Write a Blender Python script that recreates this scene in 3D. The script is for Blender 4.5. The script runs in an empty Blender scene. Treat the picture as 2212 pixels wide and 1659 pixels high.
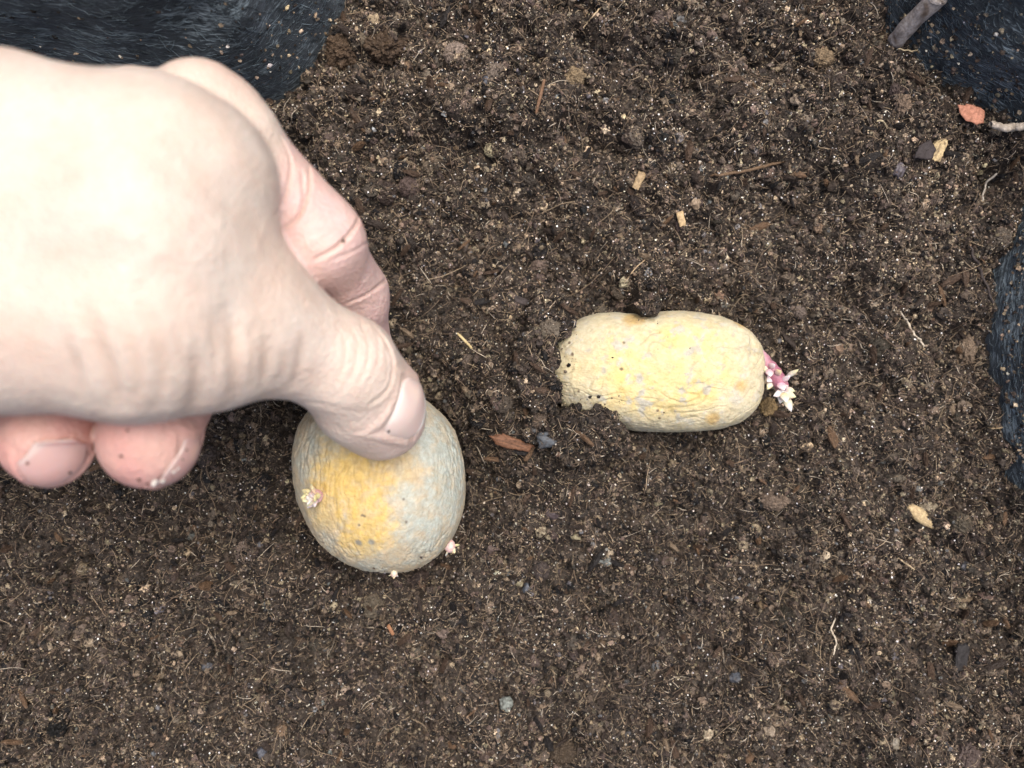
import bpy, math, random
import numpy as np
from mathutils import Vector, Matrix

rng = np.random.default_rng(7)
random.seed(7)
scene = bpy.context.scene
COL = scene.collection

# ------------------------------------------------------------------ camera, sky, sun, exposure
CAM_H = 0.225
FPX = 1106.0 / math.tan(math.radians(30))          # focal length in the units used for laying out (2212 wide)
cam_d = bpy.data.cameras.new("camera"); cam = bpy.data.objects.new("camera", cam_d); COL.objects.link(cam)
cam.location = (0, 0, CAM_H); cam.rotation_euler = (0, 0, 0)
cam_d.sensor_width = 36; cam_d.lens = 18 / math.tan(math.radians(30))
cam_d.clip_start = 0.005; cam_d.clip_end = 50
cam_d.dof.use_dof = True; cam_d.dof.focus_distance = 0.210; cam_d.dof.aperture_fstop = 8.5
scene.camera = cam

SUN_EL, SUN_AZ = math.radians(72), math.radians(30)   # azimuth clockwise from +Y (top of the picture)
world = bpy.data.worlds.new("World"); scene.world = world; world.use_nodes = True
wn = world.node_tree.nodes; wl = world.node_tree.links; wn.clear()
sky = wn.new("ShaderNodeTexSky"); sky.sky_type = 'NISHITA'; sky.sun_disc = False
sky.sun_elevation = SUN_EL; sky.sun_rotation = SUN_AZ
sky.air_density = 0.55; sky.dust_density = 5.0; sky.ozone_density = 0.3
bg = wn.new("ShaderNodeBackground"); bg.inputs[1].default_value = 0.15
wo = wn.new("ShaderNodeOutputWorld"); wl.new(sky.outputs[0], bg.inputs[0]); wl.new(bg.outputs[0], wo.inputs[0])
sun_d = bpy.data.lights.new("sun", 'SUN'); sun_d.energy = 1.5; sun_d.angle = math.radians(50); sun_d.color = (1.0, 0.985, 0.955)
sun = bpy.data.objects.new("sun", sun_d); COL.objects.link(sun)
sdir = Vector((math.sin(SUN_AZ) * math.cos(SUN_EL), math.cos(SUN_AZ) * math.cos(SUN_EL), math.sin(SUN_EL)))
sun.rotation_euler = (-sdir).to_track_quat('-Z', 'Y').to_euler(); sun.location = sdir * 2
scene.view_settings.view_transform = 'Standard'; scene.view_settings.look = 'None'
scene.view_settings.gamma = 1; scene.view_settings.use_curve_mapping = False
scene.view_settings.exposure = 0.88

# ------------------------------------------------------------------ helpers
def P(px, py, z=0.0):
    """world point at height z for a position measured on the 2212 x 1659 photograph"""
    s = (CAM_H - z) / FPX
    return np.array([(px - 1106.0) * s, (829.5 - py) * s, z])

def _hash(ix, iy, iz, seed):
    h = (ix.astype(np.uint32) * np.uint32(374761393) + iy.astype(np.uint32) * np.uint32(668265263)
         + iz.astype(np.uint32) * np.uint32(2147483647) + np.uint32(seed * 974711 + 12345))
    h ^= h >> np.uint32(13); h *= np.uint32(1274126177); h ^= h >> np.uint32(16)
    h *= np.uint32(2246822519); h ^= h >> np.uint32(13)
    return h

def noise3(Q, seed=0):
    """gradient noise, about -1..1, Q is (N,3)"""
    Q = np.asarray(Q, dtype=np.float64)
    i = np.floor(Q).astype(np.int64); f = (Q - i).astype(np.float32)
    u = f * f * f * (f * (f * 6 - 15) + 10)
    out = np.zeros(len(Q), np.float32)
    for dx in (0, 1):
        wx = u[:, 0] if dx else 1 - u[:, 0]
        for dy in (0, 1):
            wy = u[:, 1] if dy else 1 - u[:, 1]
            for dz in (0, 1):
                wz = u[:, 2] if dz else 1 - u[:, 2]
                h = _hash(i[:, 0] + dx, i[:, 1] + dy, i[:, 2] + dz, seed)
                gx = (h & np.uint32(1023)).astype(np.float32) / 511.5 - 1
                gy = ((h >> np.uint32(10)) & np.uint32(1023)).astype(np.float32) / 511.5 - 1
                gz = ((h >> np.uint32(20)) & np.uint32(1023)).astype(np.float32) / 511.5 - 1
                out += wx * wy * wz * (gx * (f[:, 0] - dx) + gy * (f[:, 1] - dy) + gz * (f[:, 2] - dz))
    return out * 1.3

def fbm3(Q, octaves=4, seed=0, gain=0.5):
    a, o, n = 1.0, np.zeros(len(Q), np.float32), 0
    Q = np.asarray(Q, float)
    for k in range(octaves):
        o += a * noise3(Q * (2.03 ** k), seed + k * 17); n += a; a *= gain
    return o / n * 1.4

def noise2(x, y, seed=0):
    return noise3(np.stack([x.ravel(), y.ravel(), np.full(x.size, 0.37)], 1), seed).reshape(x.shape)

def sstep(a, b, x):
    t = np.clip((x - a) / (b - a), 0, 1); return t * t * (3 - 2 * t)

def mix(a, b, t):
    return a + (b - a) * t

def make_mesh(name, V, F, mat, parent=None, col=None, uv=None, smooth=True):
    """V (N,3); F array (M,3|4) or list of such arrays; col (N,3); uv (N,2) given per vertex"""
    if not isinstance(F, list): F = [F]
    me = bpy.data.meshes.new(name)
    V = np.ascontiguousarray(V, np.float32)
    me.vertices.add(len(V)); me.vertices.foreach_set("co", V.ravel())
    loops = np.concatenate([f.ravel() for f in F]).astype(np.int32)
    tot = np.concatenate([np.full(len(f), f.shape[1], np.int32) for f in F])
    start = np.concatenate([[0], np.cumsum(tot)[:-1]]).astype(np.int32)
    me.loops.add(len(loops)); me.loops.foreach_set("vertex_index", loops)
    me.polygons.add(len(tot)); me.polygons.foreach_set("loop_start", start); me.polygons.foreach_set("loop_total", tot)
    me.polygons.foreach_set("use_smooth", np.full(len(tot), smooth, dtype=bool))
    me.update(calc_edges=True)
    if col is not None:
        at = me.color_attributes.new("Col", 'FLOAT_COLOR', 'POINT')
        c4 = np.ones((len(V), 4), np.float32); c4[:, :3] = col
        at.data.foreach_set("color", c4.ravel())
    if uv is not None:
        ul = me.uv_layers.new(name="UVMap")
        ul.data.foreach_set("uv", np.ascontiguousarray(uv[loops], np.float32).ravel())
    me.materials.append(mat)
    o = bpy.data.objects.new(name, me); COL.objects.link(o)
    if parent is not None: o.parent = parent
    return o

def tag(o, label, cat, group=None):
    o["label"] = label; o["category"] = cat
    if group: o["group"] = group
    return o

def icosphere(sub):
    t = (1 + 5 ** .5) / 2
    v = [(-1, t, 0), (1, t, 0), (-1, -t, 0), (1, -t, 0), (0, -1, t), (0, 1, t), (0, -1, -t), (0, 1, -t), (t, 0, -1), (t, 0, 1), (-t, 0, -1), (-t, 0, 1)]
    f = [(0, 11, 5), (0, 5, 1), (0, 1, 7), (0, 7, 10), (0, 10, 11), (1, 5, 9), (5, 11, 4), (11, 10, 2), (10, 7, 6), (7, 1, 8),
         (3, 9, 4), (3, 4, 2), (3, 2, 6), (3, 6, 8), (3, 8, 9), (4, 9, 5), (2, 4, 11), (6, 2, 10), (8, 6, 7), (9, 8, 1)]
    v = [np.array(q) / np.linalg.norm(q) for q in v]
    for _ in range(sub):
        cache, nf = {}, []
        def mid(a, b):
            k = (min(a, b), max(a, b))
            if k not in cache:
                m = v[a] + v[b]; v.append(m / np.linalg.norm(m)); cache[k] = len(v) - 1
            return cache[k]
        for a, b, c in f:
            ab, bc, ca = mid(a, b), mid(b, c), mid(c, a)
            nf += [(a, ab, ca), (b, bc, ab), (c, ca, bc), (ab, bc, ca)]
        f = nf
    return np.array(v, np.float64), np.array(f, np.int32)

def cubesphere(n):
    """unit sphere of six n x n patches, welded"""
    t = np.tan(np.linspace(-math.pi / 4, math.pi / 4, n + 1))
    a, b = np.meshgrid(t, t, indexing='ij'); one = np.ones_like(a)
    sides = [(one, a, b), (-one, b, a), (b, one, a), (a, -one, b), (a, b, one), (b, a, -one)]
    V, F = [], []
    idx = np.arange((n + 1) ** 2).reshape(n + 1, n + 1)
    for k, s in enumerate(sides):
        V.append(np.stack(s, -1).reshape(-1, 3))
        F.append(np.stack([idx[:-1, :-1], idx[1:, :-1], idx[1:, 1:], idx[:-1, 1:]], -1).reshape(-1, 4) + k * (n + 1) ** 2)
    V = np.concatenate(V); F = np.concatenate(F)
    V /= np.linalg.norm(V, axis=1)[:, None]
    key = np.round(V * 1e6).astype(np.int64)
    _, first, inv = np.unique(key, axis=0, return_index=True, return_inverse=True)
    return V[first], inv.ravel()[F].astype(np.int32)

def rand_rot(n):
    q = rng.normal(size=(n, 4)); q /= np.linalg.norm(q, axis=1)[:, None]
    w, x, y, z = q.T
    return np.stack([1 - 2 * (y * y + z * z), 2 * (x * y - z * w), 2 * (x * z + y * w),
                     2 * (x * y + z * w), 1 - 2 * (x * x + z * z), 2 * (y * z - x * w),
                     2 * (x * z - y * w), 2 * (y * z + x * w), 1 - 2 * (x * x + y * y)], 1).reshape(n, 3, 3)

def lumps(pos, scl, col, sub, rough, variants=12, jitcol=0.12):
    """many irregular grains as one set of arrays: pos (N,3), scl (N,3), col (N,3)"""
    n = len(pos); base, F = icosphere(sub); Vs, Cs, Fs, off = [], [], [], 0
    kind = rng.integers(0, variants, n); R = rand_rot(n)
    for k in range(variants):
        m = np.where(kind == k)[0]
        if len(m) == 0: continue
        t = base * (1 + rough * rng.uniform(-1, 1, len(base)))[:, None] + rng.normal(0, rough * .25, base.shape)
        W = np.einsum('nij,nvj->nvi', R[m], t[None] * scl[m][:, None, :]) + pos[m][:, None, :]
        c = col[m][:, None, :] * (1 + jitcol * rng.normal(size=(len(m), len(base), 1)))
        Vs.append(W.reshape(-1, 3)); Cs.append(np.clip(c, .002, 1).reshape(-1, 3))
        Fs.append((F[None] + (np.arange(len(m)) * len(base))[:, None, None] + off).reshape(-1, 3))
        off += len(m) * len(base)
    return np.concatenate(Vs), np.concatenate(Fs), np.concatenate(Cs)

def tubes(paths, rad, col, sides=4):
    """paths (N,S,3), rad (N,S), col (N,3): thin closed-enough tubes"""
    N, S, _ = paths.shape
    T = np.gradient(paths, axis=1); T /= np.linalg.norm(T, axis=2, keepdims=True) + 1e-12
    up = np.where(np.abs(T[..., 2:3]) > .9, np.array([1., 0, 0]), np.array([0, 0, 1.]))
    A = np.cross(T, up); A /= np.linalg.norm(A, axis=2, keepdims=True) + 1e-12
    B = np.cross(A, T)
    ang = np.arange(sides) * 2 * math.pi / sides
    V = paths[:, :, None, :] + rad[:, :, None, None] * (A[:, :, None, :] * np.cos(ang)[None, None, :, None] + B[:, :, None, :] * np.sin(ang)[None, None, :, None])
    idx = np.arange(N * S * sides).reshape(N, S, sides); nx = np.roll(idx, -1, axis=2)
    F = np.stack([idx[:, :-1], nx[:, :-1], nx[:, 1:], idx[:, 1:]], -1).reshape(-1, 4)
    C = np.repeat(col[:, None, :], S * sides, axis=1).reshape(-1, 3)
    return V.reshape(-1, 3), F, C

def spline(pts, n, closed=False):
    pts = np.asarray(pts, float); m = len(pts)
    if closed: idx = lambda k: k % m; segs = m
    else: idx = lambda k: min(max(k, 0), m - 1); segs = m - 1
    out = []
    for t in np.linspace(0, segs, n, endpoint=not closed):
        k = min(int(t), segs - 1); f = t - k
        p0, p1, p2, p3 = (pts[idx(k + d)] for d in (-1, 0, 1, 2))
        out.append(.5 * (2 * p1 + (p2 - p0) * f + (2 * p0 - 5 * p1 + 4 * p2 - p3) * f * f + (3 * p1 - p0 - 3 * p2 + p3) * f ** 3))
    return np.array(out)

# ------------------------------------------------------------------ materials
def material(name, rough=0.7, spec=0.3, color=None, mottling=None, bumps=(), sss=0, sss_scale=.003, sss_rad=(1, .35, .2), coat=0, sheen=0, rough_noise=None):
    """Principled; base colour from the mesh's own colour attribute (or `color`), optional mottling and bump noises"""
    m = bpy.data.materials.new(name); m.use_nodes = True
    N, L = m.node_tree.nodes, m.node_tree.links
    b = N["Principled BSDF"]; b.inputs["Roughness"].default_value = rough
    b.inputs["Specular IOR Level"].default_value = spec
    tc = N.new("ShaderNodeTexCoord")
    if color is None:
        a = N.new("ShaderNodeAttribute"); a.attribute_name = "Col"; csock = a.outputs["Color"]
    else:
        r = N.new("ShaderNodeRGB"); r.outputs[0].default_value = (*color, 1); csock = r.outputs[0]
    for (scale, lo, hi, tint) in (mottling or ()):
        nz = N.new("ShaderNodeTexNoise"); nz.inputs["Scale"].default_value = scale; nz.inputs["Detail"].default_value = 5
        nz.inputs["Roughness"].default_value = .65
        L.new(tc.outputs["Object"], nz.inputs["Vector"])
        rp = N.new("ShaderNodeValToRGB"); rp.color_ramp.elements[0].position = .3; rp.color_ramp.elements[1].position = .7
        rp.color_ramp.elements[0].color = (lo * tint[0], lo * tint[1], lo * tint[2], 1); rp.color_ramp.elements[1].color = (hi, hi, hi, 1)
        L.new(nz.outputs["Fac"], rp.inputs["Fac"])
        mx = N.new("ShaderNodeMix"); mx.data_type = 'RGBA'; mx.blend_type = 'MULTIPLY'; mx.inputs["Factor"].default_value = 1
        L.new(csock, mx.inputs["A"]); L.new(rp.outputs["Color"], mx.inputs["B"]); csock = mx.outputs["Result"]
    L.new(csock, b.inputs["Base Color"])
    nrm = None
    for (scale, dist, strength, kind) in bumps:
        if kind == 'voronoi':
            nz = N.new("ShaderNodeTexVoronoi"); nz.inputs["Scale"].default_value = scale; out = nz.outputs["Distance"]
        else:
            nz = N.new("ShaderNodeTexNoise"); nz.inputs["Scale"].default_value = scale; nz.inputs["Detail"].default_value = 4; out = nz.outputs["Fac"]
        L.new(tc.outputs["Object"], nz.inputs["Vector"])
        bp = N.new("ShaderNodeBump"); bp.inputs["Strength"].default_value = strength; bp.inputs["Distance"].default_value = dist
        L.new(out, bp.inputs["Height"])
        if nrm is not None: L.new(nrm, bp.inputs["Normal"])
        nrm = bp.outputs["Normal"]
    if nrm is not None: L.new(nrm, b.inputs["Normal"])
    if rough_noise:
        nz = N.new("ShaderNodeTexNoise"); nz.inputs["Scale"].default_value = rough_noise[0]; L.new(tc.outputs["Object"], nz.inputs["Vector"])
        mr = N.new("ShaderNodeMapRange"); mr.inputs["From Min"].default_value = .35; mr.inputs["From Max"].default_value = .65
        mr.inputs["To Min"].default_value = rough_noise[1]; mr.inputs["To Max"].default_value = rough_noise[2]
        L.new(nz.outputs["Fac"], mr.inputs["Value"]); L.new(mr.outputs[0], b.inputs["Roughness"])
    if sss:
        b.inputs["Subsurface Weight"].default_value = sss; b.inputs["Subsurface Scale"].default_value = sss_scale
        b.inputs["Subsurface Radius"].default_value = sss_rad
    if coat: b.inputs["Coat Weight"].default_value = coat; b.inputs["Coat Roughness"].default_value = .25
    if sheen: b.inputs["Sheen Weight"].default_value = sheen; b.inputs["Sheen Roughness"].default_value = .5
    return m

M_soil = material("peat", .75, .2, mottling=[(900, .45, 1.5, (1, .95, .9))], bumps=[(2500, .0004, .8, 'noise')], rough_noise=(2500, .35, .95))
M_crumb = material("crumb", .7, .22, mottling=[(2600, .5, 1.45, (1, .95, .9))], bumps=[(4000, .0003, .7, 'noise')], rough_noise=(3000, .3, .95))
M_fibre = material("plant_fibre", .6, .35)
M_wood = material("dead_wood", .7, .3, mottling=[(1500, .6, 1.25, (1, .93, .85))], bumps=[(1800, .0003, .6, 'noise')])
M_stone = material("stone", .55, .4, mottling=[(1200, .7, 1.2, (1, 1, 1))], bumps=[(1500, .0003, .5, 'noise')])
M_skin = material("skin", .48, .35, mottling=[(130, .93, 1.04, (1, .95, .93))], bumps=[(1300, .0003, .55, 'voronoi'), (420, .0003, .18, 'noise')], sss=.25, sss_scale=.0022)
M_nail = material("nail", .2, .6, sss=.3, sss_scale=.002, bumps=[(350, .0002, .12, 'noise')])
M_potato = material("potato_skin", .62, .35, mottling=[(700, .82, 1.1, (1, .96, .88))], bumps=[(1600, .0003, .55, 'noise'), (500, .0004, .35, 'noise')], sss=.08, sss_scale=.002)
M_sprout = material("sprout", .45, .4, sss=.3, sss_scale=.0015, mottling=[(1500, .85, 1.1, (1, .95, 1))])

def felt_material():
    m = bpy.data.materials.new("black_felt"); m.use_nodes = True
    N, L = m.node_tree.nodes, m.node_tree.links
    b = N["Principled BSDF"]; b.inputs["Roughness"].default_value = .62; b.inputs["Specular IOR Level"].default_value = .35
    uv = N.new("ShaderNodeTexCoord")
    def streak(sx, sy, rot, detail=6, dist=1.5):
        mp = N.new("ShaderNodeMapping"); mp.inputs["Scale"].default_value = (sx, sy, 1); mp.inputs["Rotation"].default_value = (0, 0, rot)
        L.new(uv.outputs["UV"], mp.inputs["Vector"])
        nz = N.new("ShaderNodeTexNoise"); nz.inputs["Scale"].default_value = 1; nz.inputs["Detail"].default_value = detail
        nz.inputs["Distortion"].default_value = dist
        L.new(mp.outputs[0], nz.inputs["Vector"]); return nz.outputs["Fac"]
    s1, s2, s3 = streak(260, 1300, .25), streak(150, 2200, -.3), streak(40, 90, .1, 3)
    ad = N.new("ShaderNodeMath"); ad.operation = 'MULTIPLY'; L.new(s1, ad.inputs[0]); L.new(s2, ad.inputs[1])
    ad2 = N.new("ShaderNodeMath"); ad2.operation = 'MULTIPLY'; L.new(ad.outputs[0], ad2.inputs[0]); L.new(s3, ad2.inputs[1])
    rp = N.new("ShaderNodeValToRGB"); e = rp.color_ramp.elements
    e[0].position = .07; e[0].color = (.006, .009, .012, 1); e[1].position = .22; e[1].color = (.22, .27, .29, 1)
    k = rp.color_ramp.elements.new(.14); k.color = (.020, .028, .033, 1)
    L.new(ad2.outputs[0], rp.inputs["Fac"]); L.new(rp.outputs["Color"], b.inputs["Base Color"])
    bp = N.new("ShaderNodeBump"); bp.inputs["Strength"].default_value = .8; bp.inputs["Distance"].default_value = .0006
    L.new(ad.outputs[0], bp.inputs["Height"]); L.new(bp.outputs["Normal"], b.inputs["Normal"])
    b.inputs["Sheen Weight"].default_value = .25; b.inputs["Sheen Tint"].default_value = (.8, .9, 1, 1)
    return m
M_felt = felt_material()

# ------------------------------------------------------------------ the grow bag (its wall runs round the soil)
bag_px = [(775, -130), (757, 0), (700, 110), (590, 212), (350, 225), (0, 170), (-500, 200), (-800, 500), (-850, 1200), (-600, 1950), (300, 2150),
          (1300, 2150), (2100, 2000), (2290, 1700), (2235, 1500), (2222, 1300), (2206, 1130), (2174, 1000), (2154, 900), (2142, 720), (2160, 560), (2200, 455),
          (2232, 400), (2212, 330), (2140, 240), (1990, 160), (1890, 40), (1850, -40), (1800, -200), (1300, -300), (900, -250)]
bag_ctrl = np.array([P(x, y, .010 if (y < 400 and 1400 < x) else .001)[:2] for x, y in bag_px])
NB = 900
bag = spline(bag_ctrl, NB, closed=True)
seg = np.linalg.norm(np.roll(bag, -1, 0) - bag, axis=1); arc = np.concatenate([[0], np.cumsum(seg)[:-1]])
tan = np.roll(bag, -1, 0) - np.roll(bag, 1, 0); tan /= np.linalg.norm(tan, axis=1)[:, None]
area2 = np.sum(bag[:, 0] * np.roll(bag[:, 1], -1) - np.roll(bag[:, 0], -1) * bag[:, 1])
nout = np.stack([tan[:, 1], -tan[:, 0]], 1) * (1 if area2 > 0 else -1)
for _ in range(25): nout = (np.roll(nout, 1, 0) + nout + np.roll(nout, -1, 0)) / 3
nout /= np.linalg.norm(nout, axis=1)[:, None]
low = sstep(-.10, -.17, bag[:, 0])                                   # the wall sags where the arm comes over it
rim = .088 - .040 * low - .040 * sstep(-.035, .0, bag[:, 0]) + .004 * np.sin(arc * 40)
NH = 90; hh = np.linspace(0, 1, NH)
def wall_sheet(extra):
    V = np.zeros((NB, NH, 3)); UV = np.zeros((NB, NH, 2))
    for j, t in enumerate(hh):
        z = -.03 + (rim + .03) * t
        q = np.stack([arc * 45, z * 60, np.full(NB, 2.2)], 1)
        q2 = np.stack([arc * 260 + z * 120, z * 420, np.full(NB, 7.7)], 1)
        off = .28 * np.maximum(z, 0) + .05 * np.minimum(z, 0) + .0035 * noise3(q, 3) * sstep(.0, .03, z) + .0005 * noise3(q2, 4) + extra
        V[:, j, :2] = bag + nout * off[:, None]; V[:, j, 2] = z
        UV[:, j, 0] = arc; UV[:, j, 1] = z
    return V, UV
Vi, Ui = wall_sheet(0.0); Vo, Uo = wall_sheet(.0028)
ii = np.arange(NB * NH).reshape(NB, NH); nx = np.roll(ii, -1, 0)
Fi = np.stack([ii[:, :-1], nx[:, :-1], nx[:, 1:], ii[:, 1:]], -1).reshape(-1, 4)
o2 = NB * NH
Fo = Fi[:, ::-1] + o2
Fr = np.stack([ii[:, -1], nx[:, -1], nx[:, -1] + o2, ii[:, -1] + o2], -1)
grow_bag = make_mesh("grow_bag", np.concatenate([Vi.reshape(-1, 3), Vo.reshape(-1, 3)]), np.concatenate([Fi, Fo, Fr]), M_felt,
                     uv=np.concatenate([Ui.reshape(-1, 2), Uo.reshape(-1, 2)]))
tag(grow_bag, "black felt grow bag whose fuzzy wall stands round the soil", "grow bag")
# loose felt fibres on the inner face
nf = 34000
fi = rng.integers(0, NB, nf); fj = rng.uniform(.22, .98, nf)
def wall_pt(s, t):
    a = np.floor(s).astype(int) % NB; b = (a + 1) % NB; f = (s - np.floor(s))[:, None]
    y = np.clip(t, 0, 1) * (NH - 1); j = np.minimum(y.astype(int), NH - 2); g = (y - j)[:, None]
    return (Vi[a, j] * (1 - f) + Vi[b, j] * f) * (1 - g) + (Vi[a, j + 1] * (1 - f) + Vi[b, j + 1] * f) * g
S = 6; ln = rng.uniform(.001, .0055, nf); ang = rng.normal(0.25, .38, nf); cur = rng.normal(0, .3, nf)
pth = np.zeros((nf, S, 3)); ds = arc[-1] / NB
for k in range(S):
    tt = (k / (S - 1) - .5); a_ = ang + cur * tt
    s = fi + np.cos(a_) * ln * tt / ds; t = fj + np.sin(a_) * ln * tt / .13
    pth[:, k] = wall_pt(s, t); w_ = fi % NB
    pth[:, k, :2] -= nout[w_] * (.00008 + .0004 * rng.random(nf)[:, None] * (1 - 3 * tt * tt))
fc = np.array([.075, .097, .108])[None] * (.2 + 3.2 * rng.random((nf, 1)) ** 2)
V, F, C = tubes(pth, np.full((nf, S), .000045) * rng.uniform(.6, 1.5, (nf, 1)), fc, 3)
felt = make_mesh("felt_fibres", V, F, M_fibre, grow_bag, C); felt["kind"] = "stuff"

# ------------------------------------------------------------------ soil: height field with crumbs stamped into it
def bag_sd(x, y):
    """signed distance to the bag wall at soil level (negative inside), looked up from a coarse grid"""
    gx, gy = (x - GX0) / GD, (y - GY0) / GD
    i = np.clip(gx.astype(int), 0, SD.shape[0] - 2); j = np.clip(gy.astype(int), 0, SD.shape[1] - 2)
    f, g = np.clip(gx - i, 0, 1), np.clip(gy - j, 0, 1)
    return (SD[i, j] * (1 - f) + SD[i + 1, j] * f) * (1 - g) + (SD[i, j + 1] * (1 - f) + SD[i + 1, j + 1] * f) * g
GD = .002; GX0, GY0 = bag[:, 0].min() - .02, bag[:, 1].min() - .02
gxs = np.arange(GX0, bag[:, 0].max() + .02, GD); gys = np.arange(GY0, bag[:, 1].max() + .02, GD)
qx, qy = np.meshgrid(gxs, gys, indexing='ij')
dmin = np.full(qx.shape, 9.); inside = np.zeros(qx.shape, bool)
bb = bag[::3]
for k in range(len(bb)):
    a, b = bb[k], bb[(k + 1) % len(bb)]; e = b - a
    t = np.clip(((qx - a[0]) * e[0] + (qy - a[1]) * e[1]) / (e @ e), 0, 1)
    dmin = np.minimum(dmin, (qx - a[0] - t * e[0]) ** 2 + (qy - a[1] - t * e[1]) ** 2)
    cr = ((a[1] > qy) != (b[1] > qy)) & (qx < (b[0] - a[0]) * (qy - a[1]) / (b[1] - a[1] + 1e-15) + a[0]); inside ^= cr
SD = np.where(inside, -1, 1) * np.sqrt(dmin)

P1 = P(818, 1040, .014)     # held potato
P2 = P(1410, 800, .003)     # half buried potato
def gauss(x, y, px, py, s):
    c = P(px, py); return np.exp(-((x - c[0]) ** 2 + (y - c[1]) ** 2) / (2 * s * s))
def base_height(x, y):
    r1 = np.sqrt(((x - P1[0]) / .0205) ** 2 + ((y - P1[1]) / .0225) ** 2)
    r2 = np.sqrt(((x - P2[0]) / .028) ** 2 + ((y - P2[1]) / .016) ** 2)
    calm = .35 + .65 * sstep(1.05, 1.7, np.minimum(r1, r2))
    h = calm * (.0062 * noise2(x * 34, y * 34, 21) + .0058 * noise2(x * 90 + 3, y * 90, 22) + .0034 * noise2(x * 230, y * 230, 23))
    ylow = y + .009 * noise2(x * 60, y * 60, 24)
    h += .008 * sstep(.040, .066, ylow) * sstep(-.06, -.02, x) + .003 * sstep(.07, .11, x)
    h += -.0055 * np.exp(-((r1 - 1) / .28) ** 2) - .004 * (r1 < 1) + .0025 * np.exp(-((r1 - 1.65) / .3) ** 2)
    h += -.0035 * np.exp(-((r2 - 1.05) / .25) ** 2) - .004 * (r2 < 1) + .001 * np.exp(-((r2 - 1.5) / .3) ** 2)
    h += .008 * gauss(x, y, 1110, 800, .011) + .006 * gauss(x, y, 1215, 985, .009) + .004 * gauss(x, y, 1390, 610, .006)
    for cx, cy, ra, top in [(1245, 940, 7.8, .0135), (1290, 928, 6.2, .0145), (1326, 938, 3.8, .0125), (1396, 660, 3.3, .0138), (1158, 760, 6.2, .0145), (1168, 845, 5.4, .0145), (1190, 685, 6.4, .0130), (1180, 920, 6.0, .0120), (1150, 800, 6.0, .0140)]:
        c = P(cx, cy, .008); d = np.sqrt((x - c[0]) ** 2 + (y - c[1]) ** 2) * 1000 / ra + .22 * noise2(x * 420, y * 420, 27) + .14 * noise2(x * 1100, y * 1100, 28)
        h = np.maximum(h, mix(h, top + .001 * noise2(x * 500, y * 500, 26), sstep(1.08, .88, d)))
    h -= .004 * gauss(x, y, 1290, 630, .004) + .004 * gauss(x, y, 590, 1110, .004) + .008 * gauss(x, y, 1250, 285, .0035) + .006 * gauss(x, y, 1480, 175, .003) + .006 * gauss(x, y, 975, 600, .003) + .006 * gauss(x, y, 1330, 320, .0028) + .006 * gauss(x, y, 1010, 330, .003) + .006 * gauss(x, y, 520, 1340, .003) + .006 * gauss(x, y, 1500, 1180, .0035)
    sd = bag_sd(x, y)
    h += .002 * sstep(-.012, -.002, sd) * noise2(x * 150, y * 150, 29)
    return h
RES = .0003
X0, X1, Y0, Y1 = -.150, .150, -.114, .114
xs = np.concatenate([np.arange(bag[:, 0].min() - .004, X0 - .001, .002), np.arange(X0, X1, RES), np.arange(X1 + .001, bag[:, 0].max() + .006, .002)])
ys = np.concatenate([np.arange(bag[:, 1].min() - .004, Y0 - .001, .002), np.arange(Y0, Y1, RES), np.arange(Y1 + .001, bag[:, 1].max() + .006, .002)])
GXX, GYY = np.meshgrid(xs, ys, indexing='ij')
HH = base_height(GXX, GYY)
HH += .0011 * noise2(GXX * 600, GYY * 600, 31) + .0006 * noise2(GXX * 1400, GYY * 1400, 32)
ix0, iy0 = np.searchsorted(xs, X0), np.searchsorted(ys, Y0)
nxh, nyh = len(np.arange(X0, X1, RES)), len(np.arange(Y0, Y1, RES))
TOP = HH[ix0:ix0 + nxh, iy0:iy0 + nyh].copy()          # height map that crumbs pile up on

def top_at(x, y):
    gx, gy = np.clip((x - X0) / RES, 0, nxh - 1.001), np.clip((y - Y0) / RES, 0, nyh - 1.001)
    i, j = gx.astype(int), gy.astype(int); f, g = gx - i, gy - j
    return (TOP[i, j] * (1 - f) + TOP[i + 1, j] * f) * (1 - g) + (TOP[i, j + 1] * (1 - f) + TOP[i + 1, j + 1] * f) * g

PAL = np.array([[.022, .0175, .0138], [.046, .036, .0285], [.090, .070, .054], [.17, .136, .095], [.34, .275, .185], [.007, .0066, .0066], [.10, .10, .10], [.115, .080, .052], [.48, .44, .37], [.66, .65, .62]]) * 1.28
def pal(n, w):
    w = np.array(w, float); k = rng.choice(len(PAL), n, p=w / w.sum())
    return PAL[k] * rng.uniform(.7, 1.3, (n, 1)) * rng.uniform(.94, 1.06, (n, 3))
def free_xy(n):
    x = rng.uniform(X0, X1, n); y = rng.uniform(Y0, Y1, n)
    k = bag_sd(x, y) < .28 * np.maximum(top_at(x, y), 0) - .0003
    return x[k], y[k]
def not_on_potato(x, y, z):
    r1 = ((x - P1[0]) / .0195) ** 2 + ((y - P1[1]) / .0215) ** 2
    r2 = ((x - P2[0]) / .0268) ** 2 + ((y - P2[1]) / .0148) ** 2
    z1 = P1[2] + .018 * np.sqrt(np.clip(1 - r1, 0, 1)); z2 = P2[2] + .0135 * np.sqrt(np.clip(1 - r2, 0, 1))
    return ~((r1 < 1) & (z < z1)) & ~((r2 < 1) & (z < z2))

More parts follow.
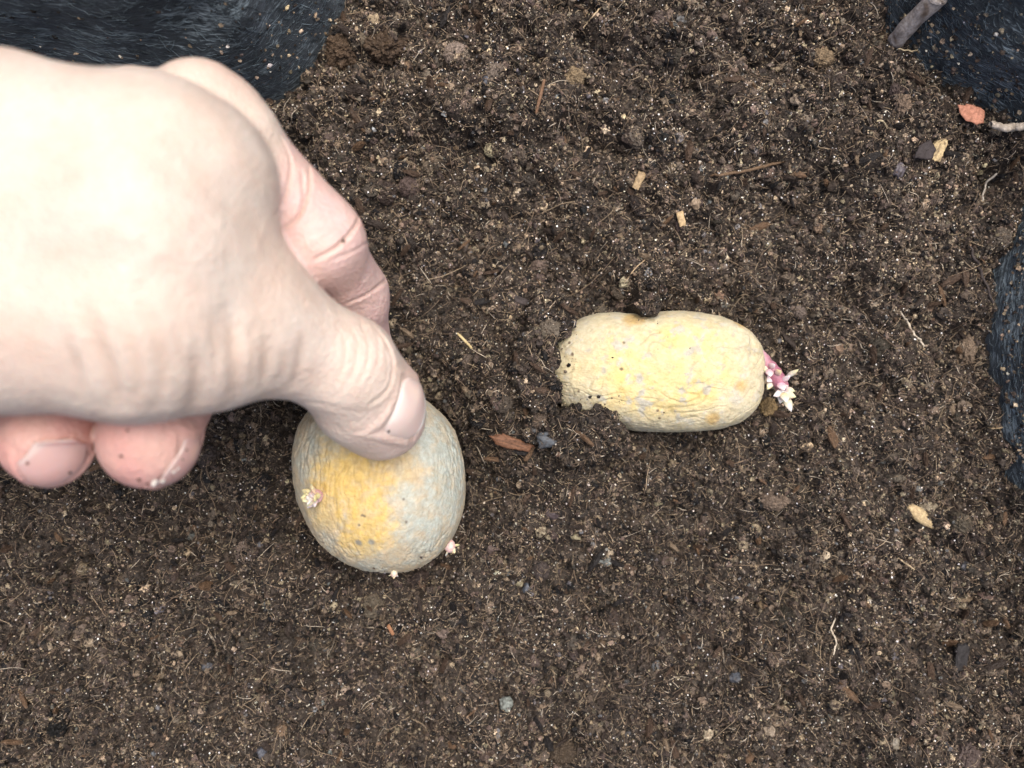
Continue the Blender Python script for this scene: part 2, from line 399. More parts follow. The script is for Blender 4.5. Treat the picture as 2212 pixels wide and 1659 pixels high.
SV, SF, SC, soff = [], [], [], 0
def add_lumps(x, y, rad, col, sub, rough, sink, stamp):
    global soff
    scl = rad[:, None] * rng.uniform(.65, 1.25, (len(x), 3))
    z = top_at(x, y) + rad * sink
    pos = np.stack([x, y, z], 1)
    damp_shade = .90 + .32 * sstep(-.03, .08, y) + .12 * sstep(.03, .11, x) - .16 * np.exp(-((x - .0) / .05) ** 2 - (y / .03) ** 2) + .60 * fbm3(np.stack([x * 55, y * 55, x * 0 + .5], 1), 3, 45)          # damper and drier patches of peat, paler top and right, trench shade painted in
    V, F, C = lumps(pos, scl, col * np.clip(damp_shade, .45, 1.5)[:, None], sub, rough)
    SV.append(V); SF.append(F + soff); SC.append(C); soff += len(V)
    if stamp:
        for cx, cy, cz, r in zip(x, y, z, rad):
            i0, i1 = int((cx - r - X0) / RES), int((cx + r - X0) / RES) + 2
            j0, j1 = int((cy - r - Y0) / RES), int((cy + r - Y0) / RES) + 2
            i0, j0 = max(i0, 0), max(j0, 0)
            gx = X0 + np.arange(i0, min(i1, nxh)) * RES - cx; gy = Y0 + np.arange(j0, min(j1, nyh)) * RES - cy
            if len(gx) == 0 or len(gy) == 0: continue
            d2 = r * r - gx[:, None] ** 2 - gy[None, :] ** 2
            cap = cz + .85 * np.sqrt(np.maximum(d2, 0))
            sub_ = TOP[i0:i0 + len(gx), j0:j0 + len(gy)]
            np.maximum(sub_, np.where(d2 > 0, cap, -1), out=sub_)
# clods, crumbs, grains; the palest fine grains also stand in for moist glints
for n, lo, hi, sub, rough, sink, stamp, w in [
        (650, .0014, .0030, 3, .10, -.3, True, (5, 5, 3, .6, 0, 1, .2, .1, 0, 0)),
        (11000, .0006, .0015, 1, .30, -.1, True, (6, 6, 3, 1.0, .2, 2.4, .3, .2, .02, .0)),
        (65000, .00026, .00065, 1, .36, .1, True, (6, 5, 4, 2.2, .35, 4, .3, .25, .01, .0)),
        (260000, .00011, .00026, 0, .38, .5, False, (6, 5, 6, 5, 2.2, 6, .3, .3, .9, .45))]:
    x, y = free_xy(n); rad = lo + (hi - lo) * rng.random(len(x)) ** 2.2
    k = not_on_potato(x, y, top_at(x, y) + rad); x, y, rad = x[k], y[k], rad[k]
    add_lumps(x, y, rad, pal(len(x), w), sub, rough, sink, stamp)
# flat shreds of bark and peat mixed in
n = 1500; x, y = free_xy(n); rad = .0006 + .0020 * rng.random(len(x)) ** 2
k = not_on_potato(x, y, top_at(x, y) + rad); x, y, rad = x[k], y[k], rad[k]
V, F, C = lumps(np.stack([x, y, top_at(x, y) + rad * .12], 1), rad[:, None] * np.array([1.2, .42, .26]), np.array([[.030, .022, .017], [.055, .036, .024], [.015, .013, .012], [.10, .062, .036], [.16, .12, .08]])[rng.choice(5, len(x), p=[.35, .25, .2, .14, .06])], 2, .16)
SV.append(V); SF.append(F + soff); SC.append(C); soff += len(V)
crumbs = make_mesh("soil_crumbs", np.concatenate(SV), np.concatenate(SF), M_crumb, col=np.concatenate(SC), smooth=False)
crumbs["kind"] = "stuff"; crumbs["label"] = "loose dark brown compost crumbs and grit covering the soil"

# the soil sheet itself
keep = bag_sd(GXX, GYY) < .28 * np.maximum(HH, 0) + .0012
idx = np.arange(GXX.size).reshape(GXX.shape)
ok = keep[:-1, :-1] & keep[1:, :-1] & keep[1:, 1:] & keep[:-1, 1:]
F = np.stack([idx[:-1, :-1], idx[1:, :-1], idx[1:, 1:], idx[:-1, 1:]], -1)[ok]
cn = fbm3(np.stack([GXX.ravel() * 160, GYY.ravel() * 160, HH.ravel() * 160], 1), 3, 41)
cs = np.clip(.5 + .9 * cn, 0, 1)[:, None]
soil_c = mix(np.array([.014, .0105, .008]), np.array([.054, .043, .034]), cs)
soil = make_mesh("soil", np.stack([GXX.ravel(), GYY.ravel(), HH.ravel()], 1), F, M_soil, col=soil_c)
soil["kind"] = "structure"

# ------------------------------------------------------------------ fine root fibres lying on the soil (uncountable)
def lay_path(x, y, ang, ln, S, wig, lift):
    n = len(x); p = np.zeros((n, S, 3)); a = ang.copy(); cx, cy = x.copy(), y.copy()
    dc = rng.normal(0, wig, n)
    for k in range(S):
        p[:, k, 0], p[:, k, 1] = cx, cy; p[:, k, 2] = top_at(cx, cy)
        cx = cx + np.cos(a) * ln / (S - 1); cy = cy + np.sin(a) * ln / (S - 1)
        a += dc + rng.normal(0, wig * .8, n)
    z = p[:, :, 2].copy()
    for _ in range(2): z[:, 1:-1] = (z[:, :-2] + z[:, 1:-1] * 2 + z[:, 2:]) / 4
    z = np.maximum(z, p[:, :, 2] - .0003)
    p[:, :, 2] = z + lift[:, None] * np.sin(np.linspace(0, math.pi, S))[None] + .00015
    return p
Vs, Fs, Cs, off = [], [], [], 0
for n, l0, l1, r0, r1 in [(36000, .0007, .0026, .000035, .00009), (4500, .002, .006, .00004, .00009), (160, .006, .016, .00005, .00011)]:
    x, y = free_xy(n); n = len(x)
    k = not_on_potato(x, y, top_at(x, y) + .001); x, y = x[k], y[k]; n = len(x)
    p = lay_path(x, y, rng.uniform(0, 6.283, n), rng.uniform(l0, l1, n), 8, .065, rng.uniform(0, .0011, n))
    good = not_on_potato(p[:, :, 0].ravel(), p[:, :, 1].ravel(), p[:, :, 2].ravel()).reshape(n, 8).all(1); p = p[good]; n = len(p)
    c = np.array([[.14, .10, .068], [.22, .16, .105], [.34, .26, .17], [.06, .044, .033], [.50, .43, .33]])[rng.choice(5, n, p=[.34, .28, .13, .2, .05])] * rng.uniform(.7, 1.2, (n, 1))
    r = rng.uniform(r0, r1, (n, 1)) * np.array([.5, .9, 1, 1.05, 1, .95, .8, .4])[None]
    V, F, C = tubes(p, r, c, 4)
    Vs.append(V); Fs.append(F + off); Cs.append(C); off += len(V)
fib = make_mesh("root_fibres", np.concatenate(Vs), np.concatenate(Fs), M_fibre, col=np.concatenate(Cs))
fib["kind"] = "stuff"; fib["label"] = "hair thin brown root fibres scattered over the soil"

# crumbs clinging to the felt wall
n = 9500
s = rng.uniform(0, NB, n); t = np.clip((.034 + np.abs(rng.normal(0, .015, n))) / (rim[np.minimum(s.astype(int), NB - 1)] + .03), 0, 1)
pw = wall_pt(s, t); keep = (pw[:, 0] > -.13) & (np.abs(pw[:, 0]) < .2) & (np.abs(pw[:, 1]) < .16)
right = pw[:, 0] > .05
keep &= right | (rng.random(n) < .28)
pw = pw[keep]; rad = .00010 + .00045 * rng.random(len(pw)) ** 3
V, F, C = lumps(pw, rad[:, None] * rng.uniform(.6, 1.4, (len(pw), 3)), pal(len(pw), (3, 4, 4, 4, 4, .5, .2, .6, .8, .2)), 1, .32)
wc = make_mesh("clinging_crumbs", V, F, M_crumb, col=C, smooth=False); wc["kind"] = "stuff"; wc["label"] = "tan crumbs of compost clinging to the black felt wall"

# ------------------------------------------------------------------ potatoes
CSV, CSF = cubesphere(190)
def potato(center, semi, tilt, shape, colour, name):
    d = CSV.copy()
    r = shape(d)
    v = d * r[:, None] * np.array(semi)
    c, s_ = math.cos(tilt), math.sin(tilt)
    v = np.stack([v[:, 0] * c - v[:, 1] * s_, v[:, 0] * s_ + v[:, 1] * c, v[:, 2]], 1)
    nrm = d / np.array(semi); nrm /= np.linalg.norm(nrm, axis=1)[:, None]
    nrm = np.stack([nrm[:, 0] * c - nrm[:, 1] * s_, nrm[:, 0] * s_ + nrm[:, 1] * c, nrm[:, 2]], 1)
    return v, nrm

def super_r(d, e):
    return (np.abs(d[:, 0]) ** e + np.abs(d[:, 1]) ** e + np.abs(d[:, 2]) ** e) ** (-1 / e)
def crackle(q, seed, p=6.0):
    """thin lines where noise crosses zero"""
    return np.clip(1 - np.abs(noise3(q, seed)) * p, 0, 1) ** 2

# -- held potato
def shape1(d):
    r = super_r(d, 2.2) * (1 + .012 * noise3(d * 1.3 + 4, 51) + .007 * noise3(d * 3.1, 52))
    r *= 1 + .07 * np.clip(d @ np.array([-.68, .73, 0]), 0, 1) ** 2 - .115 * np.clip(d @ np.array([-.74, -.67, 0]), 0, 1) ** 2 + .02 * np.clip(d @ np.array([.8, -.6, 0]), 0, 1) ** 2
    return r
v, nr = potato(P1, (.0203, .0222, .0178), .0, shape1, None, "p")
w = v * 1000
warp = np.stack([noise3(w * .12, 61), noise3(w * .12, 62), noise3(w * .12, 63)], 1)
q = (w + 2.2 * warp) * np.array([.62, .16, .5])                        # wrinkles run lengthwise
wr = crackle(q, 64, 3.2); wr2 = crackle((w + 1.5 * warp) * np.array([1.3, .5, 1.2]), 65, 3.0)
amp = .12 + .88 * sstep(-.25, .5, noise3(w * .09, 66))
disp = -.00034 * wr * amp - .00018 * wr2 * amp + .00020 * noise3(w * np.array([.4, .16, .3]), 67) + .00009 * noise3(w * np.array([1.1, .5, .9]), 68) + .00009 * noise3(w * 2.4, 69)
v1 = v + nr * disp[:, None] + P1
def pxof(V):
    k = FPX / (CAM_H - V[:, 2]); return 1106 + V[:, 0] * k, 829.5 - V[:, 1] * k
def at_surface(V, px, py):
    x, y = pxof(V); m = np.where(V[:, 2] > np.median(V[:, 2]) - .004)[0]
    return m[np.argmin((x[m] - px) ** 2 + (y[m] - py) ** 2)]
def blot(V, px, py, rad, seed, ragged=.5):
    c = V[at_surface(V, px, py)]; d = np.linalg.norm(V - c, axis=1) / rad
    return sstep(1.35, .45, d + ragged * fbm3(V * 450, 4, seed) + .3 * ragged * noise3(V * 2200, seed + 3))
n1 = fbm3(w * .11, 4, 71); n2 = fbm3(w * .35, 4, 72); n3 = fbm3(w * 1.1, 3, 73)
n2b = fbm3(w * .5 + 30, 4, 78)
tan1 = np.array([.44, .36, .24]); yel1 = np.array([.56, .39, .115]); grey1 = np.array([.34, .345, .29]); pale1 = np.array([.36, .39, .345])
c = tan1[None] * (1 + .10 * n3)[:, None]
c = mix(c, grey1[None], np.clip(.25 + .8 * n2 + .35 * n1, 0, .85)[:, None])
for bx, by, br, st in [(760, 1030, .0085, .8), (720, 1010, .007, .7), (790, 1110, .0055, .7), (815, 1150, .005, .65), (770, 1170, .005, .7), (700, 1100, .006, .5), (850, 1010, .0055, .35), (730, 1200, .006, .35)]:
    c = mix(c, yel1[None] * (1 + .1 * n3)[:, None], (st * blot(v1, bx, by, br, 74, .6) * (.6 + .4 * sstep(-.35, .25, n2b)))[:, None])
for bx, by, br, st in [(950, 950, .0095, 1), (975, 1050, .008, .95), (930, 1100, .007, .6), (960, 1140, .007, .7), (885, 1135, .0042, .9), (870, 1070, .0032, .7), (900, 1190, .0055, .5), (985, 1000, .006, .7), (690, 960, .006, .55), (800, 1225, .007, .5), (660, 1000, .005, .5)]:
    c = mix(c, pale1[None] * (1 + .08 * n3)[:, None], (st * .9 * blot(v1, bx, by, br, 75, .6) * (.42 + .58 * sstep(-.25, .3, n2 + .4 * n3)))[:, None])
for bx, by in [(775, 1172), (803, 1171)]:
    c = mix(c, np.array([[.16, .17, .16]]), (.85 * blot(v1, bx, by, .0009, 76, .25))[:, None])
for bx, by in [(783, 1113), (776, 1135), (788, 1115), (878, 1128), (872, 1078), (700, 1175), (930, 1190)]:
    c = mix(c, np.array([[.10, .08, .06]]), (.8 * blot(v1, bx, by, .00035, 77, .3))[:, None])
c = c * (1 - .28 * (wr * amp))[:, None]
held = bpy.data.objects.new("seed_potato", None); COL.objects.link(held); held.location = P1
tag(held, "wrinkled round seed potato gripped by the thumb, yellow and grey skin with a rosette sprout", "potato", "seed potatoes set in the compost")
make_mesh("skin", v1 - P1, CSF, M_potato, held, np.clip(c, .01, .9))

# -- half buried potato
def shape2(d):
    r = super_r(d, 2.5 + .5 * sstep(-.3, .6, d[:, 0])) * (1 + .02 * noise3(d * 1.5 + 9, 81) + .012 * noise3(d * 3.3, 82))
    r *= 1 - .075 * np.exp(-((d[:, 0] + .18) / .22) ** 2) * np.clip(d[:, 1], 0, 1) - .05 * np.clip(-d[:, 0], 0, 1) * np.abs(d[:, 1])
    return r
v, nr = potato(P2, (.0271, .0152, .0135), -.05, shape2, None, "p")
w = v * 1000
warp = np.stack([noise3(w * .14, 91), noise3(w * .14, 92), noise3(w * .14, 93)], 1)
wr = crackle((w + 2.5 * warp) * np.array([.13, .36, .3]), 94, 6.0) * sstep(-.25, .3, noise3(w * .1 + 5, 96) - .022 * w[:, 1])
wr2 = crackle((w + 1.5 * warp) * np.array([.55, .9, .9]), 95, 3.6) * sstep(-.35, .4, noise3(w * .12, 97) - .02 * w[:, 1])
disp = -.00022 * wr - .00005 * wr2 + .00025 * noise3(w * .28, 98) + .00010 * noise3(w * .9, 99) + .00007 * noise3(w * 2.3, 100)
v2 = v + nr * disp[:, None] + P2
n1 = fbm3(w * .12, 4, 101); n2 = fbm3(w * .33, 4, 102); n3 = fbm3(w * 1.0, 3, 103)
base2 = np.array([.54, .465, .27]); yel2 = np.array([.64, .48, .14]); pale2 = np.array([.51, .475, .36]); grey2 = np.array([.40, .39, .34])
c = base2[None] * (1 + .05 * n3)[:, None]
c = mix(c, yel2[None], np.clip(.30 + .9 * n1, 0, .9)[:, None]); c = mix(c, pale2[None], np.clip(-.05 + .9 * n2, 0, .7)[:, None])
c = mix(c, grey2[None], (.85 * sstep(.08, .40, fbm3(w * .36 + 40, 4, 104)))[:, None])
edge = sstep(.45, .95, np.sqrt((v[:, 0] / .0271) ** 2 + (v[:, 1] / .0151) ** 2))
c = mix(c, np.array([[.48, .445, .34]]), (.7 * edge)[:, None])          # greyer towards the flanks of the skin
for bx, by, br in [(1560, 690, .002), (1600, 700, .0025), (1370, 690, .003), (1600, 830, .002), (1540, 905, .002)]:
    c = mix(c, np.array([[.46, .28, .06]]), (.6 * blot(v2, bx, by, br, 105, .6))[:, None])
for bx, by in [(1421, 887), (1424, 903), (1348, 740), (1343, 797), (1230, 740), (1228, 790), (1250, 845), (1236, 765)]:
    c = mix(c, np.array([[.09, .06, .04]]), (.85 * blot(v2, bx, by, .0004, 106, .5))[:, None])
c = c * (1 - .22 * wr - .10 * wr2)[:, None]
buried = bpy.data.objects.new("seed_potato", None); COL.objects.link(buried); buried.location = P2
tag(buried, "pale yellow oblong seed potato half buried in the soil, pink sprout at its right end", "potato", "seed potatoes set in the compost")
make_mesh("skin", v2 - P2, CSF, M_potato, buried, np.clip(c, .01, .9))

# -- sprouts
def scale_leaf(base, tip, width, thick, curl_dir, c0, c1):
    """pointed fleshy bud scale from base to tip"""
    S, K = 9, 10
    base, tip = np.array(base, float), np.array(tip, float); ax = tip - base; L_ = np.linalg.norm(ax); ax /= L_
    up = np.array(curl_dir, float); up -= ax * (up @ ax); up /= np.linalg.norm(up) + 1e-12; sd = np.cross(ax, up)
    V, C = [], []
    for i in range(S):
        t = i / (S - 1); wdt = width * (math.sin(math.pi * (t * .80 + .17)) ** .9) * (1 - .25 * t); th = thick * (1 - .6 * t)
        if i == S - 1: wdt = th = 1e-5
        cpt = base + ax * L_ * t + up * L_ * .16 * math.sin(math.pi * t * .6)
        for k in range(K):
            a = 2 * math.pi * k / K
            V.append(cpt + sd * wdt * math.cos(a) + up * th * math.sin(a)); C.append(mix(np.array(c0), np.array(c1), t))
    ii = np.arange(S * K).reshape(S, K); nx = np.roll(ii, -1, 1)
    F = [np.stack([ii[:-1], nx[:-1], nx[1:], ii[1:]], -1).reshape(-1, 4), np.array([list(range(K))[::-1]])]
    return np.array(V), F, np.array(C)
def rel(o, V): return V - np.array(o.location)
PINK, WHITE, YEL, PURP = (.46, .20, .26), (.60, .56, .52), (.58, .53, .28), (.38, .16, .28)

# the long pink shoot on the buried potato
pts = [np.array(P(1640, 762, .008)), np.array(P(1655, 785, .0085)), np.array(P(1672, 808, .009)), np.array(P(1688, 832, .009)), np.array(P(1693, 852, .0085))]
path = spline(pts, 24); rads = np.array([.0012 + .0007 * math.sin(min(1, t / .75) * 2.4) - .0006 * max(0, t - .8) for t in np.linspace(0, 1, 24)])
V, F, C = tubes(path[None], rads[None], np.array([PINK]), 14)
V += (.00028 * noise3(V * 900, 111) + .00012 * noise3(V * 2400, 112))[:, None]
tcol = np.linspace(0, 1, 24).repeat(14)[:, None]
C = mix(np.array([[.46, .28, .30]]), np.array([[.33, .13, .17]]), np.sin(tcol * 3)) ; C = mix(C, np.array([[.72, .62, .60]]), sstep(.75, 1, tcol))
sprout = make_mesh("sprout", rel(buried, V), F, M_sprout, buried, C); sprout["label"] = "long pink sprout with white bud scales"
def add_scale(parent, root, b, t, wd, th, up, c0, c1):
    V, F, C = scale_leaf(b, t, wd, th, up, c0, c1); make_mesh("bud_scale", rel(root, V), F, M_sprout, parent, C)
for b, t, wd, c0, c1 in [
        ((1650, 772, .0088), (1643, 790, .010), .0007, WHITE, YEL), ((1660, 792, .0092), (1650, 806, .0105), .0011, WHITE, YEL),
        ((1664, 792, .0105), (1676, 786, .0120), .0009, (.5, .3, .34), WHITE), ((1676, 806, .0108), (1690, 800, .0125), .0010, (.5, .3, .34), YEL), ((1660, 800, .0108), (1664, 816, .0122), .0011, (.5, .32, .36), WHITE),
        ((1668, 812, .0090), (1655, 826, .0100), .0012, (.7, .5, .55), WHITE), ((1668, 822, .0088), (1656, 842, .0090), .0010, WHITE, YEL),
        ((1690, 822, .0098), (1709, 809, .0118), .0008, (.66, .5, .5), WHITE), ((1702, 812, .0112), (1726, 796, .0130), .0007, WHITE, YEL),
        ((1688, 838, .0100), (1704, 832, .0118), .0010, PINK, WHITE), ((1692, 846, .0100), (1668, 856, .0110), .0011, WHITE, WHITE),
        ((1694, 850, .0100), (1720, 858, .0112), .0011, WHITE, YEL), ((1692, 850, .0106), (1698, 872, .0125), .0013, YEL, WHITE),
        ((1696, 856, .0095), (1708, 890, .0100), .0012, YEL, WHITE), ((1688, 852, .0095), (1684, 872, .0100), .0010, WHITE, WHITE),
        ((1684, 828, .0102), (1694, 846, .0120), .0012, (.62, .34, .42), WHITE), ((1699, 840, .0098), (1718, 846, .0108), .0008, WHITE, YEL)]:
    add_scale(sprout, buried, P(*b), P(*t), wd, .00050, (0, 0, 1), c0, c1)

def bud(root, V, px, py, size, petals, cc, label, lean=(0, 0)):
    i = at_surface(V, px, py); c = V[i]; nrm = c - np.array(root.location); nrm /= np.linalg.norm(nrm)
    nrm = nrm + np.array([lean[0], lean[1], 0]); nrm /= np.linalg.norm(nrm)
    bv, bf = icosphere(3)
    bv = bv * size * (np.array([.72, .66, .66]) if petals > 6 else np.array([.8, .95, .8])) * (1 + .12 * noise3(bv * 2.5 + px, 121))[:, None] + c + nrm * size * .3
    bc = mix(np.array([[.60, .40, .36]]), np.array(cc)[None], np.clip(.5 + noise3(bv * 900, 122), 0, 1)[:, None])
    s = make_mesh("sprout", rel(root, bv), bf, M_sprout, root, bc); s["label"] = label
    a = np.cross(nrm, (0, 0, 1.)); a /= np.linalg.norm(a); b = np.cross(nrm, a)
    for k in range(petals):
        th = 2.4 * k + .35 * random.random(); ln = size * random.uniform(.8, 1.3); el = .1 + 1.2 * k / petals
        dv = (a * math.cos(th) + b * math.sin(th)) * math.cos(el) + nrm * math.sin(el)
        b0 = c + nrm * size * .35 + dv * size * .35
        add_scale(s, root, b0, b0 + dv * ln, size * random.uniform(.34, .50), size * .24, nrm, random.choice([(.54, .34, .32), (.60, .5, .38), YEL]), random.choice([WHITE, YEL, YEL]))
    return s
bud(held, v1, 688, 1070, .0023, 16, (.46, .24, .28), "rosette sprout of pink and yellow bud scales")
bud(held, v1, 970, 1178, .0017, 3, (.60, .46, .38), "small pink bud", (.5, -.4))
bud(held, v1, 851, 1236, .0010, 3, (.60, .56, .38), "tiny yellowish bud", (0, -.8))

# ------------------------------------------------------------------ the hand (one continuous surface from a distance field)
def cone(Q, a, b, r1, r2):
    ba = (b - a).astype(np.float32); pa = Q - a.astype(np.float32)
    h = np.clip(pa @ ba / float(ba @ ba), 0, 1)
    return np.sqrt(((pa - h[:, None] * ba) ** 2).sum(1)) - (r1 + (r2 - r1) * h)
def smin(a, b, k):
    h = np.clip(.5 + .5 * (b - a) / k, 0, 1); return b + (a - b) * h - k * h * (1 - h)
def chain(Q, pts, k=.004):
    d = None
    for (p, r), (p2, r2) in zip(pts[:-1], pts[1:]):
        e = cone(Q, p, p2, r, r2); d = e if d is None else smin(d, e, k)
    return d
def J(px, py, z, r): return (P(px, py, z), r)
UP = [J(-1900, 250, .118, .024), J(-500, 285, .080, .018), J(0, 325, .072, .0158), J(330, 362, .071, .0150), J(400, 386, .068, .0146)]
LOW = [J(-1900, 620, .118, .024), J(-500, 650, .080, .018), J(0, 692, .073, .0154), J(300, 718, .072, .0153), J(430, 742, .067, .0120)]
MID = [J(-1900, 440, .122, .028), J(-500, 470, .080, .021), J(0, 490, .071, .0182), J(330, 525, .0695, .0172), J(500, 658, .062, .0100)]
THUMB = [J(370, 600, .068, .0140), J(530, 680, .061, .0106), J(628, 733, .056, .0097), J(748, 794, .050, .0097), J(812, 860, .0425, .0086), J(828, 897, .0372, .0082)]
PULP = [J(770, 880, .0435, .0078), J(815, 903, .0375, .0082)]
INDEX = [J(300, 270, .055, .011), J(465, 270, .056, .0090), J(688, 520, .050, .0086), J(752, 645, .032, .0080), J(784, 775, .017, .0074)]
WEB = [J(420, 215, .062, .007), J(520, 290, .060, .0052), J(572, 400, .056, .0040)]
MIDDLE = [J(330, 420, .052, .010), J(560, 600, .040, .0090), J(660, 770, .029, .0080), J(745, 850, .020, .0068)]
RING = [J(350, 420, .048, .010), J(440, 640, .042, .0092), J(345, 840, .052, .0098), J(322, 948, .0585, .0094)]
LITTLE = [J(160, 430, .048, .010), J(230, 640, .042, .0090), J(125, 845, .052, .0090), J(102, 953, .0585, .0086)]
def hand_sdf(Q):
    Q = Q.astype(np.float32)
    m = smin(smin(chain(Q, UP), chain(Q, LOW), .012), chain(Q, MID), .014)
    t = smin(chain(Q, THUMB), chain(Q, PULP, .003), .005)
    m = smin(m, t, .009)
    idx_ = smin(chain(Q, INDEX, .0035), chain(Q, WEB, .004), .005)
    m = smin(m, idx_, .0016)
    for f in (MIDDLE, RING, LITTLE): m = smin(m, chain(Q, f, .004), .0012)
    return m
def surface_nets(fn, lo, hi, h):
    n = [int((hi[k] - lo[k]) / h) + 1 for k in range(3)]
    ax = [lo[k] + np.arange(n[k]) * h for k in range(3)]
    D = np.empty(n, np.float32); yy, zz = np.meshgrid(ax[1], ax[2], indexing='ij')
    step = 12
    for i in range(0, n[0], step):
        xsub = ax[0][i:i + step]; m = len(xsub)
        Q = np.empty((m, n[1], n[2], 3), np.float32); Q[..., 0] = xsub[:, None, None]; Q[..., 1] = yy; Q[..., 2] = zz
        D[i:i + m] = fn(Q.reshape(-1, 3)).reshape(m, n[1], n[2])
    c = [(a, b, d) for a in (0, 1) for b in (0, 1) for d in (0, 1)]
    cs_ = [D[a:n[0] - 1 + a, b:n[1] - 1 + b, d:n[2] - 1 + d] for a, b, d in c]
    neg = sum((q < 0).astype(np.int8) for q in cs_); cells = np.argwhere((neg > 0) & (neg < 8))
    vals = [q[tuple(cells.T)] for q in cs_]
    acc = np.zeros((len(cells), 3)); cnt = np.zeros(len(cells))
    for i in range(8):
        for j in range(i + 1, 8):
            if sum(abs(np.array(c[i]) - np.array(c[j]))) != 1: continue
            m = (vals[i] < 0) != (vals[j] < 0); t = np.where(m, vals[i] / (vals[i] - vals[j] + 1e-20), 0)
            pt = np.array(c[i])[None] + t[:, None] * (np.array(c[j]) - np.array(c[i]))[None]
            acc[m] += pt[m]; cnt[m] += 1
    V = (cells + acc / cnt[:, None]) * h + np.array(lo)
    ids = -np.ones([k - 1 for k in n], np.int64); ids[tuple(cells.T)] = np.arange(len(cells))
    F = []
    for ax_ in range(3):
        s0 = [slice(None)] * 3; s1 = [slice(None)] * 3; s0[ax_] = slice(0, -1); s1[ax_] = slice(1, None)
        A, B = D[tuple(s0)] < 0, D[tuple(s1)] < 0
        e = np.argwhere(A != B); u, w_ = (ax_ + 1) % 3, (ax_ + 2) % 3
        e = e[(e[:, u] > 0) & (e[:, w_] > 0) & (e[:, u] < n[u] - 1) & (e[:, w_] < n[w_] - 1)]
        flip = A[tuple(e.T)]
        q = []
        for du, dw in ((-1, -1), (0, -1), (0, 0), (-1, 0)):
            k = e.copy(); k[:, u] += du; k[:, w_] += dw; q.append(ids[tuple(k.T)])
        q = np.stack(q, 1); q[~flip] = q[~flip][:, ::-1]; F.append(q)
    return V, np.concatenate(F)
def grad(fn, Q, e=.0003):
    k = np.array([[1, -1, -1], [-1, -1, 1], [-1, 1, -1], [1, 1, 1]], float); g = np.zeros((len(Q), 3)); s = 0
    for r in k:
        f = fn(Q + r * e); g += r[None] * f[:, None]; s = s + f
    return g / (4 * e), s / 4
V0, F0 = surface_nets(hand_sdf, (-.27, -.050, .004), (-.012, .092, .150), .0013)
def refine(V, F):
    t_ = make_mesh("tmp", V, F.astype(np.int32), M_skin); m_ = t_.modifiers.new("s", 'SUBSURF'); m_.levels = 1
    e_ = t_.evaluated_get(bpy.context.evaluated_depsgraph_get()); q_ = e_.to_mesh()
    v_ = np.empty(len(q_.vertices) * 3, np.float32); q_.vertices.foreach_get("co", v_)
    n_ = np.empty(len(q_.vertices) * 3, np.float32); q_.vertex_normals.foreach_get("vector", n_)
    f_ = np.empty(len(q_.loops), np.int32); q_.loops.foreach_get("vertex_index", f_)
    e_.to_mesh_clear(); d_ = t_.data; bpy.data.objects.remove(t_); bpy.data.meshes.remove(d_)
    return v_.reshape(-1, 3).astype(float), n_.reshape(-1, 3).astype(float), f_.reshape(-1, 4)
HV, HN, HF = refine(V0, F0)
for _ in range(2):
    G, f = grad(hand_sdf, HV); g2 = np.maximum((G ** 2).sum(1), .2)
    HV -= np.clip(f / g2, -.0008, .0008)[:, None] * G
HV, HN, HF = refine(HV, HF)

def cast(px, py):
    """first skin point met along the line of sight through these positions"""
    px, py = np.asarray(px, float), np.asarray(py, float)
    o = np.array([0, 0, CAM_H]); d = np.stack([(px - 1106) / FPX, (829.5 - py) / FPX, -np.ones_like(px)], 1); d /= np.linalg.norm(d, axis=1)[:, None]
    t = np.full(len(px), .05)
    for _ in range(70): t += .8 * np.clip(hand_sdf(o + d * t[:, None]), -.01, .02)
    t = np.minimum(t, .4); return o + d * t[:, None]
crease_disp = np.zeros(len(HV)); crease_mask = np.zeros(len(HV))
def crease(pts, width, depth, bulge=.35, tint=1.0):
    q = spline(np.array(pts, float), 26); c = cast(q[:, 0], q[:, 1])
    tp = np.sin(np.linspace(.12, math.pi - .12, 26)) ** .6
    lo, hi = c.min(0) - .004 - 5 * width, c.max(0) + .004 + 5 * width
    m = np.where(((HV > lo) & (HV < hi)).all(1))[0]
    if len(m) == 0: return
    best = np.full(len(m), 9.); tw = np.zeros(len(m))
    for k in range(25):
        e = c[k + 1] - c[k]
        if e @ e > .006 ** 2: continue
        t = np.clip(((HV[m] - c[k]) @ e) / (e @ e + 1e-12), 0, 1); dd = np.linalg.norm(HV[m] - c[k] - t[:, None] * e, axis=1)
        b = dd < best; best[b] = dd[b]; tw[b] = tp[k]
    g = np.exp(-(best / width) ** 2); ring = np.exp(-((best - 2.1 * width) / (1.1 * width)) ** 2)
    crease_disp[m] += tw * depth * (-g + bulge * ring); crease_mask[m] = np.maximum(crease_mask[m], tint * tw * g)
crease([(200, 250), (330, 310), (440, 375), (520, 440), (575, 505)], .0048, .0013, .25, .12)   # hollow between the tendons
crease([(60, 560), (200, 590), (330, 600)], .004, .0007, .3, .08)
crease([(60, 190), (200, 235), (330, 300), (420, 380), (470, 470)], .0016, -.00025, 0, .0)
crease([(30, 430), (160, 455), (300, 520), (420, 570)], .0016, -.0002, 0, .0)
